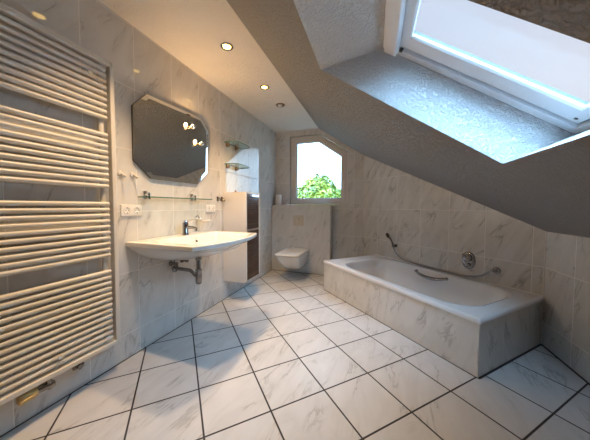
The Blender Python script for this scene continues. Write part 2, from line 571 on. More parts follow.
struct(mb.build('trim_1', simple('grey_edge_trim', (0.30, 0.31, 0.29), 0.4)))
# the dark joint where the floor meets the walls
def joint(name, a, b, nrm, r=0.007):
    a, b, nrm = V(a), V(b), V(nrm).normalized()
    p = [a, b, b + nrm * r, a + nrm * r]
    mb = MB().add(p + [q + V((0, 0, 0.0025)) for q in p], [(3, 2, 1, 0), (4, 5, 6, 7), (0, 1, 5, 4), (1, 2, 6, 5), (2, 3, 7, 6), (3, 0, 4, 7)])
    return struct(mb.build(name, 'joint'))
joint('trim_2', (XL, YN, 0), (XL, HWY, 0), (1, 0, 0))
joint('trim_3', (XL, HWY, 0), (HWX, HWY, 0), (0, -1, 0))
joint('trim_4', (XR, YN, 0), (XR, YBR, 0), (-1, 0, 0), 0.012)
joint('trim_5', from_uv(1.715, 2.59, 0), from_uv(1.715, 0.812, 0), (-1, -1, 0), 0.005)
joint('trim_6', from_uv(1.715, 0.812, 0), from_uv(BU, 0.812, 0), (1, -1, 0), 0.012)
# pale bead in the corner of bath wall and knee wall
struct(MB().tube([(XR - 0.002, YBR - 0.002, 0), (XR - 0.002, YBR - 0.002, 0.905)], 0.004, 8).build('trim_7', 'silicone'))

# ------------------------------------------------------------------ back window
def inset(poly, d):
    """move every edge of a counter-clockwise polygon inwards by d"""
    n = len(poly)
    out = []
    for i in range(n):
        p0, p1, p2 = V(poly[i - 1]), V(poly[i]), V(poly[(i + 1) % n])
        e1, e2 = (p1 - p0).normalized(), (p2 - p1).normalized()
        n1, n2 = V((-e1.y, e1.x)), V((-e2.y, e2.x))
        b = (n1 + n2)
        b = b / (1 + n1.dot(n2))
        out.append(tuple(p1 + b * d))
    return out
def frame_ring(mb, outer, inner, t0, t1, fr):
    n = len(outer)
    for i in range(n):
        j = (i + 1) % n
        p = [fr(V((*a, t))) for t in (t0, t1) for a in (outer[i], outer[j], inner[j], inner[i])]
        mb.add(p, [(0, 1, 2, 3), (7, 6, 5, 4), (1, 0, 4, 5), (3, 2, 6, 7)])
    return mb
BW = lambda q: V((q[0], q[2], q[1]))             # (x, z, depth y) -> world
win = bpy.data.objects.new('window_1', None)
COL.objects.link(win)
win.location = (-0.9, YB, 1.145)
struct(win)
W0 = inset(WIN, 0.004)
W1 = inset(WIN, 0.042)
W1b = inset(WIN, 0.037)
W2 = inset(WIN, 0.112)
W3 = inset(WIN, 0.119)
frame_ring(MB(), W0, W1, YB + 0.045, YB + 0.115, BW).build('window_frame', 'upvc', win, 0.004)
mb = frame_ring(MB(), W1b, W2, YB + 0.030, YB + 0.100, BW)
mb.build('sash', 'upvc', win, 0.006)
frame_ring(MB(), W2, W3, YB + 0.050, YB + 0.080, BW).build('gasket', 'gasket', win)
MB().prism(inset(WIN, 0.114), YB + 0.062, YB + 0.068, BW).build('pane', 'glass', win)
hx = -0.412 - 0.070
mb = MB().box((hx - 0.014, YB + 0.018, 1.46), (hx + 0.014, YB + 0.030, 1.53))
mb.tube([(hx, YB + 0.03, 1.495), (hx, YB - 0.012, 1.495)], 0.009, 10)
mb.tube([(hx, YB - 0.012, 1.505), (hx, YB - 0.012, 1.40)], 0.008, 10)
mb.build('handle', 'plastic', win, 0.002)

# ------------------------------------------------------------------ roof window
rw = bpy.data.objects.new('window_2', None)
COL.objects.link(rw)
rw.location = RF(V(((FS0 + FS1) / 2, (OY0 + OY1) / 2, FT)))
struct(rw)
rect = lambda s0, s1, y0, y1: [(s0, y0), (s1, y0), (s1, y1), (s0, y1)]
R0 = rect(FS0, FS1, OY0, OY1)
R1 = rect(FS0 + 0.050, FS1 - 0.034, OY0 + 0.06, OY1 - 0.055)
R2 = rect(FS0 + 0.060, FS1 - 0.042, OY0 + 0.07, OY1 - 0.064)
R3 = rect(FS0 + 0.150, FS1 - 0.100, OY0 + 0.17, OY1 - 0.165)
R4 = rect(FS0 + 0.156, FS1 - 0.105, OY0 + 0.176, OY1 - 0.172)
frame_ring(MB(), R0, R1, FT, FT + 0.09, RF).build('outer_frame', 'lacquer', rw, 0.003)
frame_ring(MB(), R1, R2, FT + 0.028, FT + 0.09, RF).build('gasket', 'gasket', rw)
frame_ring(MB(), R2, R3, FT + 0.012, FT + 0.034, RF).build('sash', 'lacquer', rw, 0.006)
frame_ring(MB(), R1, R3, FT + 0.034, FT + 0.052, RF).build('outer_cladding', 'gasket', rw)
# bevelled glazing bead
mb = MB()
for i in range(4):
    j = (i + 1) % 4
    mb.add([RF(V((*R3[i], FT + 0.014))), RF(V((*R3[j], FT + 0.014))), RF(V((*R4[j], FT + 0.022))), RF(V((*R4[i], FT + 0.022))),
            RF(V((*R3[i], FT + 0.033))), RF(V((*R3[j], FT + 0.033))), RF(V((*R4[j], FT + 0.033))), RF(V((*R4[i], FT + 0.033)))], [(0, 1, 2, 3), (4, 7, 6, 5), (2, 3, 7, 6), (0, 4, 5, 1)])
mb.build('glazing_bead', 'lacquer', rw)
MB().prism(rect(FS0 + 0.15, FS1 - 0.10, OY0 + 0.17, OY1 - 0.168), FT + 0.026, FT + 0.032, RF).build('pane', 'glass', rw)
# control bar along the upper edge and screws in the lower corner
MB().box((FS0 + 0.028, OY0 + 0.02, FT - 0.035), (FS0 + 0.105, OY1 - 0.030, FT + 0.012), RF).build('vent_bar', 'lacquer', rw, 0.008)
MB().box((FS0 + 0.110, OY1 - 0.062, FT - 0.004), (FS0 + 0.128, OY1 - 0.044, FT + 0.012), RF).build('hinge', 'black', rw)
MB().lathe([(0.008, -0.003), (0.008, 0.002), (0.001, 0.002)], RF(V((FS1 - 0.075, OY1 - 0.10, FT + 0.012))), -NN, 12).build('screw', 'gasket', rw)

# ================================================================== garden seen through the back window
struct(MB().add([(-70, 6, -3.2), (50, 6, -3.2), (50, 120, -3.2), (-70, 120, -3.2)], [(0, 1, 2, 3)]).build('ground_garden', 'lawn', recalc=False))
tree = thing('tree', 'bright green leafy tree outside the small back window', 'tree', (-3.2, 14.0, -3.2))
mb = MB().tube([(-3.2, 14, -3.2), (-3.15, 14, -1.5), (-3.25, 14.05, 0.3), (-3.2, 14, 1.6)], [0.22, 0.17, 0.13, 0.05], 10)
for k in range(7):
    a = k * 2.4
    mb.tube([(-3.2, 14, -0.4 + 0.2 * k), (-3.2 + 0.7 * math.cos(a), 14 + 0.7 * math.sin(a), 0.4 + 0.22 * k), (-3.2 + 1.2 * math.cos(a), 14 + 1.1 * math.sin(a), 0.8 + 0.22 * k)], [0.07, 0.045, 0.015], 6)
mb.build('trunk', 'bark', tree)
mb = MB()
lobes = [(-3.25, 14, 1.95, 1.10), (-3.25, 14, 1.3, 1.5), (-4.2, 14.1, 1.35, 1.05), (-2.35, 14.1, 1.3, 0.95), (-3.6, 13.5, 1.1, 1.25), (-2.8, 13.6, 1.1, 1.2), (-4.9, 14.4, 0.7, 0.95), (-1.7, 14.4, 0.6, 0.95), (-3.2, 14, 0.1, 1.8)]
for x, y, z, r in lobes:
    q = bmesh.new()
    bmesh.ops.create_icosphere(q, subdivisions=3, radius=r * 0.74)
    for v_ in q.verts:
        v_.co *= random.uniform(0.90, 1.08)
    q.verts.ensure_lookup_table()
    mb.add([v_.co + V((x, y, z)) for v_ in q.verts], [[v_.index for v_ in f_q.verts] for f_q in q.faces], smooth=True)
    q.free()
for k in range(11000):
    x, y, z, r = random.choice(lobes)
    d = V((random.gauss(0, 1), random.gauss(0, 1), random.gauss(0, 1))).normalized() * r * random.uniform(0.7, 1.0)
    p = V((x, y, z)) + d
    t = V((random.gauss(0, 1), random.gauss(0, 1), random.gauss(0, 1))).normalized()
    nn_ = (d.normalized() + V((random.gauss(0, .6), random.gauss(0, .6), random.gauss(0, .6)))).normalized()
    t = (t - nn_ * t.dot(nn_)).normalized()
    b = nn_.cross(t)
    a = random.uniform(0.09, 0.16)
    mb.add([p - t * a, p + b * a * .5, p + t * a, p - b * a * .5], [(0, 1, 2, 3)])
mb.build('foliage', 'leaf', tree, recalc=False)

XL, BU, HWY = XL + 0.0008, BU - 0.0008, HWY - 0.0008      # fittings sit a hair off the tiles
# ================================================================== radiator on the left wall
RX = -1.595
rad = thing('towel_radiator', 'tall cream towel radiator with rows of horizontal tubes on left wall', 'radiator', (XL, 0.70, 0.2))
RY0, RY1 = 0.33, 1.043
rows = [(1.942, 1.646, 9), (1.539, 1.221, 10), (1.110, 0.786, 10), (0.678, 0.250, 13)]
for top, bot, n in rows:
    for k in range(n):
        z = top + (bot - top) * k / (n - 1)
        MB().tube([(RX, RY0 + 0.02, z), (RX, RY1 - 0.022, z)], 0.0125, 12).build('tube', 'cream', rad)
for y in (RY0 + 0.035, RY1 - 0.040):
    MB().tube([(RX - 0.022, y, 0.215), (RX - 0.022, y, 1.985)], 0.016, 12).build('collector', 'cream', rad)
fx0, fx1 = -1.615, -1.572
MB().box((fx0, RY1 - 0.008, 0.196), (fx1, RY1 + 0.018, 1.998)).build('side_panel', 'cream', rad, 0.004)
MB().box((fx0, RY0 - 0.018, 0.196), (fx1, RY0 + 0.008, 1.998)).build('side_panel', 'cream', rad, 0.004)
MB().box((fx0, RY0 - 0.0, 1.966), (fx1, RY1 + 0.012, 1.998)).build('top_panel', 'cream', rad, 0.004)
MB().box((fx0, RY0 - 0.0, 0.196), (fx1, RY1 + 0.012, 0.222)).build('bottom_panel', 'cream', rad, 0.004)
for y, z in ((0.93, 1.873), (0.749, 0.284), (0.45, 1.873), (0.45, 0.284)):
    MB().tube([(XL, y, z), (RX + 0.010, y, z)], 0.009, 10).tube([(RX + 0.004, y, z), (RX + 0.022, y, z)], 0.012, 10).build('wall_clip', 'cream', rad)
# valves under the bottom panel
vx = -1.60
mb = MB().tube([(vx, 0.705, 0.200), (vx, 0.705, 0.140)], 0.013, 12).tube([(XL, 0.705, 0.147), (vx + 0.012, 0.705, 0.147)], 0.013, 12).tube([(vx, 0.725, 0.152), (vx, 0.655, 0.160)], 0.017, 12)
mb.lathe([(0.010, 0), (0.020, 0.002), (0.020, 0.012), (0.010, 0.014)], (XL + 0.001, 0.705, 0.147), (1, 0, 0), 16)
vb = mb.build('valve_body', 'chrome_dull', rad)
mb = MB().lathe([(0.013, 0), (0.021, 0.004), (0.023, 0.012), (0.023, 0.05), (0.020, 0.070), (0.012, 0.074)], (vx, 0.660, 0.160), (0, -1, -0.06), 20)
for k in range(12):
    a = k * math.pi / 6
    mb.tube([(vx + 0.0228 * math.cos(a), 0.645, 0.159 + 0.0228 * math.sin(a)), (vx + 0.021 * math.cos(a), 0.592, 0.156 + 0.021 * math.sin(a))], 0.0026, 6)
mb.build('thermostat_head', 'gold', rad)
mb = MB().tube([(vx, 0.835, 0.205), (vx, 0.835, 0.160)], 0.012, 12).tube([(XL, 0.835, 0.172), (vx + 0.02, 0.835, 0.172)], 0.013, 12).tube([(vx, 0.812, 0.176), (vx, 0.858, 0.172)], 0.015, 12)
mb.lathe([(0.010, 0), (0.020, 0.002), (0.020, 0.012), (0.010, 0.014)], (XL + 0.001, 0.835, 0.172), (1, 0, 0), 16)
mb.build('return_valve', 'chrome_dull', rad)

# ================================================================== mirror with two clip lamps
mir = thing('wall_mirror', 'eight-sided frameless mirror with two glowing lamps, above the washbasin', 'mirror', (XL, 1.63, 1.64))
MX = -1.638
OCT = [(1.373, 1.312), (1.881, 1.314), (2.022, 1.440), (2.037, 1.874), (1.935, 1.971), (1.346, 1.945), (1.233, 1.819), (1.231, 1.428)]
MFx = lambda q: V((q[2], q[0], q[1]))
MB().prism(OCT, XL, MX - 0.006, MFx).build('backing', 'mirror_back', mir)
I1 = inset(OCT, 0.028)
mb = MB()
n = len(OCT)
p = [MFx(V((*a, MX - 0.006))) for a in OCT] + [MFx(V((*a, MX - 0.0045))) for a in OCT] + [MFx(V((*a, MX))) for a in I1]
mb.add(p, [(i, (i + 1) % n, n + (i + 1) % n, n + i) for i in range(n)])
mb.add(p, [(n + i, n + (i + 1) % n, 2 * n + (i + 1) % n, 2 * n + i) for i in range(n)])
mb.add(p, [[2 * n + i for i in range(n)]])
mb.build('mirror_glass', 'mirror', mir)
for y, z in ((1.765, 1.826), (1.882, 1.700)):
    lampo = MB().lathe([(0.011, 0), (0.011, 0.010), (0.004, 0.012), (0.004, 0.022)], (MX, y, z), (1, 0, 0), 16).build('lamp', 'bronze', mir)
    MB().lathe([(0.002, 0.021), (0.009, 0.026), (0.011, 0.034), (0.009, 0.040), (0.002, 0.044)], (MX, y, z), (1, 0, 0), 16).build('bulb', 'bulb', lampo)
    pl = bpy.data.lights.new('bulb_light', 'POINT')
    pl.specular_factor = 0.0
    pl.energy = 5.0
    pl.color = (1.0, 0.58, 0.24)
    pl.shadow_soft_size = 0.012
    plo = bpy.data.objects.new('bulb_light', pl)
    COL.objects.link(plo)
    plo.parent = mir
    plo.location = V((MX + 0.033, y, z + 0.030)) - mir.location
    MB().lathe([(0.003, 0.042), (0.016, 0.043), (0.019, 0.050), (0.017, 0.062), (0.009, 0.068), (0.001, 0.069)], (MX, y, z), (1, 0, 0), 18).build('lamp_cap', 'chrome', lampo)

# ================================================================== glass shelf under the mirror
sh = thing('glass_shelf', 'long narrow green glass shelf on chrome brackets under the mirror', 'shelf', (XL, 1.6, 1.165))
def glass_plate(poly, z0, z1, parent):
    fr = lambda q: V((q[0], q[1], q[2]))
    g = MB().prism(poly, z0, z1, fr).build('glass_plate', 'glass_shelf', parent)
    g.data.materials.append(M['glass_edge'])
    for p_ in g.data.polygons:
        if abs(p_.normal.z) < 0.5:
            p_.material_index = 1
    return g
glass_plate([(-1.652, 1.262), (-1.652, 1.985), (-1.555, 1.985), (-1.545, 1.975), (-1.545, 1.272), (-1.555, 1.262)], 1.160, 1.168, sh)
for y in (1.318, 1.800):
    mb = MB().box((XL, y - 0.016, 1.148), (XL + 0.016, y + 0.016, 1.212))
    mb.tube([(XL + 0.014, y, 1.185), (-1.600, y, 1.185)], 0.011, 12).tube([(-1.610, y, 1.198), (-1.610, y, 1.150)], 0.013, 12)
    mb.build('bracket', 'chrome', sh, 0.002)

# ================================================================== washbasin
BY0, BY1, BZ = 1.165, 2.015, 0.845
bas = thing('washbasin', 'white wall-hung washbasin with bowed front edge on left wall', 'washbasin', (XL, 1.59, 0.70))
def bfront(s):
    c = 2 * s - 1
    return -0.975 - 0.09 * abs(c) ** 2.2
def sstep(x, a, b):
    t = min(1, max(0, (x - a) / (b - a)))
    return t * t * (3 - 2 * t)
def btop(s, t):
    y = BY0 + (BY1 - BY0) * s
    x = XL + (bfront(s) - XL) * t
    e = min(s, 1 - s) * (BY1 - BY0)
    fr_ = (1 - t) * (bfront(s) - XL)
    bk = x - XL
    # wide flat deck at the back and sides, bowl in the middle
    d = sstep(e, 0.06, 0.22) * sstep(fr_, 0.035, 0.16) * sstep(bk, 0.17, 0.235)
    lip = 0.006 * (1 - sstep(min(e, fr_), 0.0, 0.012))
    return V((x, y, BZ - 0.115 * d - lip))
def bbot(s, t):
    y = BY0 + (BY1 - BY0) * s
    x = XL + (bfront(s) - XL) * t
    c = abs(2 * s - 1)
    g = (1 - c ** 2.2) * (1 - t ** 1.9) ** 0.9
    return V((x, y, BZ - 0.028 - 0.180 * g))
NU, NV = 72, 48
mb = MB().grid(btop, NU, NV)
mb.grid(bbot, NU, NV, flip=True)
rim = [(i / NU, 0) for i in range(NU + 1)] + [(1, j / NV) for j in range(1, NV + 1)] + [(i / NU, 1) for i in range(NU - 1, -1, -1)] + [(0, j / NV) for j in range(NV - 1, 0, -1)]
mb.rings([[bbot(*a) for a in rim], [btop(*a) for a in rim]], False, False, smooth=False)
body = mb.build('basin', 'ceramic', bas, weld=True)
ov = btop(0.5, (0.213) / (bfront(0.5) - XL))
MB().lathe([(0.0005, 0.001), (0.011, 0.001), (0.011, 0.003), (0.0005, 0.003)], V((-1.446, 1.632, BZ - 0.050)), (0.75, 0, 0.66), 16).build('overflow_hole', 'dark_hole', bas)
MB().lathe([(0.030, -0.004), (0.030, 0.004), (0.022, 0.007), (0.001, 0.008)], (-1.30, 1.59, BZ - 0.113), (0, 0, 1), 20).build('plug', 'chrome', bas)

# faucet
fa = thing('basin_faucet', 'chrome single-lever faucet on the back deck of the washbasin', 'faucet', (-1.565, 1.632, BZ))
mb = MB().lathe([(0.029, 0), (0.029, 0.006), (0.025, 0.010), (0.0245, 0.100), (0.025, 0.106), (0.002, 0.107)], (-1.565, 1.632, BZ), (0, 0, 1), 24)
mb.build('body', 'chrome_dark', fa)
MB().tube([(-1.560, 1.632, BZ + 0.066), (-1.50, 1.640, BZ + 0.066), (-1.455, 1.645, BZ + 0.058)], [0.017, 0.014, 0.012], 14).tube([(-1.462, 1.644, BZ + 0.060), (-1.460, 1.644, BZ + 0.038)], 0.010, 12).build('spout', 'chrome_dark', fa)
MB().lathe([(0.0245, 0.108), (0.0245, 0.122), (0.019, 0.130), (0.001, 0.132)], (-1.565, 1.632, BZ), (0, 0, 1), 20).tube([(-1.565, 1.632, BZ + 0.120), (-1.50, 1.645, BZ + 0.130), (-1.462, 1.652, BZ + 0.134)], [0.010, 0.006, 0.005], 10).build('lever', 'chrome', fa)

# drain and shut-off valves
dr = thing('drain_trap', 'grey chrome drain trap hanging under the washbasin', 'drain trap', (XL, 1.60, 0.5))
dz = bbot((1.60 - BY0) / (BY1 - BY0), (-1.40 - XL) / (bfront(0.5) - XL)).z - 0.004
MB().tube([(-1.40, 1.60, dz), (-1.40, 1.60, 0.56)], 0.018, 16).lathe([(0.018, 0), (0.025, 0.002), (0.025, 0.016), (0.018, 0.018)], (-1.40, 1.60, dz - 0.0185), (0, 0, 1), 18).build('tailpipe', 'chrome_dull', dr)
MB().lathe([(0.008, 0), (0.020, 0.004), (0.026, 0.016), (0.027, 0.085), (0.025, 0.112), (0.027, 0.114), (0.027, 0.128), (0.018, 0.132)], (-1.40, 1.60, 0.435), (0, 0, 1), 20).build('bottle', 'chrome_dull', dr)
mb = MB().tube([(-1.405, 1.60, 0.505), (-1.435, 1.60, 0.508), (-1.462, 1.60, 0.530), (-1.49, 1.60, 0.545), (XL, 1.60, 0.548)], 0.0155, 14)
mb.lathe([(0.016, 0), (0.034, 0.002), (0.032, 0.012), (0.017, 0.022)], (XL, 1.60, 0.548), (1, 0, 0), 20)
mb.build('outlet_pipe', 'chrome_dull', dr)
for y, lab in ((1.555, 'nearer small chrome shut-off valve on wall under the washbasin'), (1.680, 'farther small chrome shut-off valve on wall under the washbasin')):
    av = thing('angle_valve', lab, 'valve', (XL, y, 0.66), 'shut-off valves under the basin')
    zv = 0.602
    MB().lathe([(0.012, 0), (0.024, 0.002), (0.022, 0.010), (0.011, 0.016), (0.011, 0.050)], (XL, y, zv), (1, 0, 0), 16).build('valve_body', 'chrome_dull', av)
    MB().lathe([(0.006, 0.048), (0.016, 0.050), (0.016, 0.068), (0.002, 0.070)], (XL, y, zv), (1, 0, 0), 10).build('knob', 'chrome_dull', av)
    zt = min(bbot((q_ - BY0) / (BY1 - BY0), (XL + x_ - XL) / (bfront(0.5) - XL)).z for q_ in (y - 0.02, y + 0.02) for x_ in (0.03, 0.06)) - 0.008
    MB().tube([(XL + 0.036, y, zv), (XL + 0.037, y, (zv + zt) / 2), (XL + 0.042, y, zt)], 0.005, 8).build('hose', 'chrome_dull', av)

# ================================================================== small wall fittings
def socket(y, z, ww, hh, label):
    t = thing('wall_socket', label, 'socket', (XL, y, z), 'double sockets on the left wall')
    MB().box((XL, y - ww / 2, z - hh / 2), (XL + 0.010, y + ww / 2, z + hh / 2)).build('cover_plate', 'plastic', t, 0.003)
    for k in (-1, 1):
        yc = y + k * ww * 0.235
        ins = MB().lathe([(hh * 0.30, 0.010), (hh * 0.30, 0.0125), (hh * 0.27, 0.0125), (hh * 0.26, 0.0108), (0.001, 0.0108)], (XL, yc, z), (1, 0, 0), 20).build('insert', 'plastic', t)
        mb = MB()
        for q in (-1, 1):
            mb.lathe([(0.0035, 0.0108), (0.0035, 0.0112), (0.0005, 0.0112)], (XL, yc + q * 0.0095, z), (1, 0, 0), 8)
            mb.box((XL + 0.0108, yc - 0.004, z + q * hh * 0.22 - 0.003), (XL + 0.0116, yc + 0.004, z + q * hh * 0.22 + 0.003))
        mb.build('contacts', 'gasket', ins)
socket(1.215, 1.066, 0.155, 0.080, 'larger white double socket between radiator and glass shelf')
socket(2.085, 1.072, 0.150, 0.076, 'smaller-looking white double socket beside the tall cabinet')

def hook(name, y, z, label, mat, group, sc=1.0):
    t = thing(name, label, 'hook', (XL, y, z), group)
    MB().lathe([(0.020 * sc, 0), (0.022 * sc, 0.003), (0.020 * sc, 0.007), (0.010 * sc, 0.009)], (XL, y, z), (1, 0, 0), 20).build('base', mat, t)
    MB().tube([(XL + 0.007, y, z), (XL + 0.030 * sc, y, z - 0.006 * sc), (XL + 0.040 * sc, y, z - 0.020 * sc), (XL + 0.046 * sc, y, z - 0.010 * sc)], [0.007 * sc, 0.006 * sc, 0.007 * sc, 0.010 * sc], 10).build('peg', mat, t)
hook('towel_hook', 1.145, 1.318, 'white round wall hook next to the radiator, farther from mirror', 'hook_white', 'white wall hooks')
hook('towel_hook', 1.232, 1.320, 'white round wall hook just below the mirror corner', 'hook_white', 'white wall hooks')
def bar_hook(y, label):
    t = thing('robe_hook', label, 'hook', (XL, y, 1.175), 'dark hooks beside the cabinet')
    MB().box((XL, y - 0.014, 1.150), (XL + 0.010, y + 0.014, 1.205)).build('base', 'chrome_dull', t, 0.003)
    MB().tube([(XL + 0.008, y, 1.192), (XL + 0.034, y, 1.186), (XL + 0.036, y, 1.160), (XL + 0.046, y, 1.158), (XL + 0.050, y, 1.172)], 0.006, 8).build('peg', 'chrome_dull', t)
bar_hook(2.205, 'dark chrome wall hook, nearer the mirror of the close pair')
bar_hook(2.278, 'dark chrome wall hook closest to the tall cabinet')

so_ = thing('soap_holder', 'chrome wall soap holder with glass dish beside the faucet', 'soap dish', (XL, 1.87, 0.97))
MB().lathe([(0.022, 0), (0.024, 0.004), (0.022, 0.022), (0.012, 0.028)], (XL, 1.87, 0.985), (1, 0, 0), 20).tube([(XL + 0.02, 1.87, 0.985), (XL + 0.05, 1.87, 0.972), (XL + 0.06, 1.87, 0.955)], 0.009, 10).build('holder', 'chrome', so_)
mb = MB().lathe([(0.020, 0.0), (0.045, 0.006), (0.058, 0.016), (0.060, 0.020), (0.056, 0.020), (0.043, 0.010), (0.002, 0.006)], (XL + 0.095, 1.885, 0.940), (0, 0, 1), 28)
mb.build('dish', simple('frosted_glass', (0.55, 0.53, 0.48), 0.2), so_)

# ================================================================== tall wall cabinet
CX1, CY0, CY1, CZ0, CZ1 = -1.352, 2.305, 2.635, 0.225, 1.258
cab = thing('tall_cabinet', 'tall white wall cabinet with dark wood doors beside the washbasin', 'cabinet', (XL, 2.47, CZ0))
def rprof(x0, x1, z0, z1, r):
    """side outline with the lower front corner rounded"""
    pts = [(x0, z0), (x1 - r, z0)]
    for k in range(1, 8):
        a = -math.pi / 2 + k * math.pi / 2 / 8
        pts.append((x1 - r + r * math.cos(a), z0 + r + r * math.sin(a)))
    return pts + [(x1, z0 + r), (x1, z1), (x0, z1)]
fr = lambda q: V((q[0], q[2], q[1]))
pr = rprof(XL, CX1, CZ0, CZ1, 0.035)
MB().prism(pr, CY0, CY0 + 0.018, fr).build('side_panel', 'cabinet', cab, 0.002)
MB().prism(pr, CY1 - 0.018, CY1, fr).build('side_panel', 'cabinet', cab, 0.002)
MB().box((XL, CY0 + 0.018, CZ1 - 0.018), (CX1, CY1 - 0.018, CZ1)).build('top_panel', 'cabinet', cab)
MB().box((XL, CY0 + 0.018, CZ0), (CX1 - 0.035, CY1 - 0.018, CZ0 + 0.018)).build('bottom_panel', 'cabinet', cab)
MB().box((XL, CY0 + 0.018, CZ0 + 0.018), (XL + 0.008, CY1 - 0.018, CZ1 - 0.018)).build('back_panel', 'cabinet', cab)
ZM = 0.83
up = MB().box((CX1 - 0.022, CY0 + 0.020, ZM + 0.004), (CX1 - 0.003, CY1 - 0.020, CZ1 - 0.058)).build('door', 'wood', cab, 0.002)
MB().box((CX1 - 0.026, CY0 + 0.020, CZ1 - 0.050), (CX1 - 0.004, CY1 - 0.020, CZ1 - 0.022)).build('handle', 'chrome', up, 0.003)
lo = MB()
lp = rprof(CX1 - 0.022, CX1 - 0.003, CZ0 + 0.018, ZM - 0.020, 0.016)
lo.prism(lp, CY0 + 0.020, CY1 - 0.020, fr)
lo = lo.build('door', 'wood', cab, 0.002)
MB().box((CX1 - 0.024, CY0 + 0.020, ZM - 0.016), (CX1 - 0.004, CY1 - 0.020, ZM)).build('handle', 'chrome', lo, 0.002)
tag(MB().lathe([(0.010, 0), (0.014, 0.004), (0.014, 0.012), (0.007, 0.018), (0.009, 0.022), (0.002, 0.026)], (-1.52, 2.36, CZ1), (0, 0, 1), 16).build('small_pot', 'brown'), 'tiny brown pot standing on top of the tall cabinet', 'pot')

# glass corner shelves above the cabinet
for z, lab in ((1.842, 'upper small glass shelf on the left wall above the cabinet'), (1.590, 'lower small glass shelf on the left wall above the cabinet')):
    gs = thing('cabinet_glass_shelf', lab, 'shelf', (XL, 2.5, z), 'glass shelves above the cabinet')
    glass_plate([(-1.658, 2.34), (-1.658, 2.72), (-1.54, 2.70), (-1.498, 2.655), (-1.490, 2.60), (-1.492, 2.43), (-1.505, 2.375), (-1.54, 2.345)], z - 0.004, z + 0.004, gs)
    for y in (2.385, 2.575):
        mb = MB().lathe([(0.018, 0), (0.022, 0.003), (0.022, 0.030), (0.016, 0.042), (0.006, 0.044)], (XL, y, z - 0.024), (1, 0, 0), 18)
        mb.build('mount', 'bronze', gs)

# ================================================================== toilet, flush plate, things on the ledge
to = thing('toilet', 'white wall-hung toilet with closed lid below the back window', 'toilet', (-1.15, HWY, 0.12))
def rrect(cx, w_, y0, y1, z, rf, rb=0.02, n=8, dz=0.0):
    pts = []
    for (sx, yy, r) in ((1, y1, rb), (-1, y1, rb), (-1, y0, rf), (1, y0, rf)):
        ccx, ccy = cx + sx * (w_ / 2 - r), yy + (-r if yy == y1 else r)
        a0 = {(1, y1): 0, (-1, y1): 90, (-1, y0): 180, (1, y0): 270}[(sx, yy)]
        for k in range(n + 1):
            a = math.radians(a0 + 90 * k / n)
            pts.append(V((ccx + r * math.cos(a), ccy + r * math.sin(a), z)))
    return pts
TC = -1.175
prof = [(0.120, 0.20, 3.42, 0.08), (0.128, 0.225, 3.38, 0.09), (0.16, 0.255, 3.30, 0.10), (0.22, 0.295, 3.20, 0.11), (0.29, 0.330, 3.125, 0.10), (0.345, 0.352, 3.09, 0.085), (0.378, 0.358, 3.082, 0.075)]
MB().rings([rrect(TC, w_, y0, HWY, z, rf) for z, w_, y0, rf in prof]).build('bowl', 'ceramic', to)
MB().rings([rrect(TC, 0.35, 3.09, HWY - 0.05, z, 0.07) for z in (0.378, 0.384)]).build('seat_gap', 'gasket', to)
MB().rings([rrect(TC, w_, y0, HWY - 0.035, z, 0.065) for z, w_, y0 in ((0.384, 0.362, 3.076), (0.388, 0.372, 3.07), (0.402, 0.372, 3.07), (0.408, 0.362, 3.076))]).build('lid', 'ceramic', to)
MB().tube([(TC - 0.11, HWY - 0.025, 0.398), (TC + 0.11, HWY - 0.025, 0.398)], 0.011, 12).build('hinge', 'plastic', to)

fl = thing('flush_plate', 'beige square flush plate on tiled wall above the toilet', 'flush plate', (-1.18, HWY, 0.865))
MB().box((-1.272, HWY - 0.012, 0.778), (-1.092, HWY, 0.952)).build('plate', 'beige_plastic', fl, 0.004)
MB().lathe([(0.046, 0.012), (0.046, 0.015), (0.040, 0.017), (0.038, 0.0145), (0.001, 0.0145)], (-1.182, HWY, 0.87), (0, -1, 0), 28).build('button', 'beige_plastic', fl)

tp = thing('paper_roll', 'upright white roll on the ledge left of the back window', 'roll', (-1.575, 3.785, HWZ))
MB().lathe([(0.022, 0), (0.052, 0), (0.053, 0.004), (0.053, 0.176), (0.051, 0.180), (0.022, 0.180)], (-1.578, 3.785, HWZ), (0, 0, 1), 28).build('roll', 'paper', tp)
tag(MB().lathe([(0.012, 0), (0.020, 0.002), (0.022, 0.022), (0.018, 0.030), (0.004, 0.032)], (-1.405, 3.775, HWZ), (0, 0, 1), 18).build('small_jar', 'plastic'), 'tiny white jar on the ledge at the window corner', 'jar')
tag(MB().rings([rrect(-1.475, 0.07, 3.76, 3.80, HWZ + z, 0.012, 0.012) for z in (0, 0.014)]).build('soap_bar', 'pink', bevel=0.003), 'small pinkish bar lying on the ledge beside the white roll', 'soap')

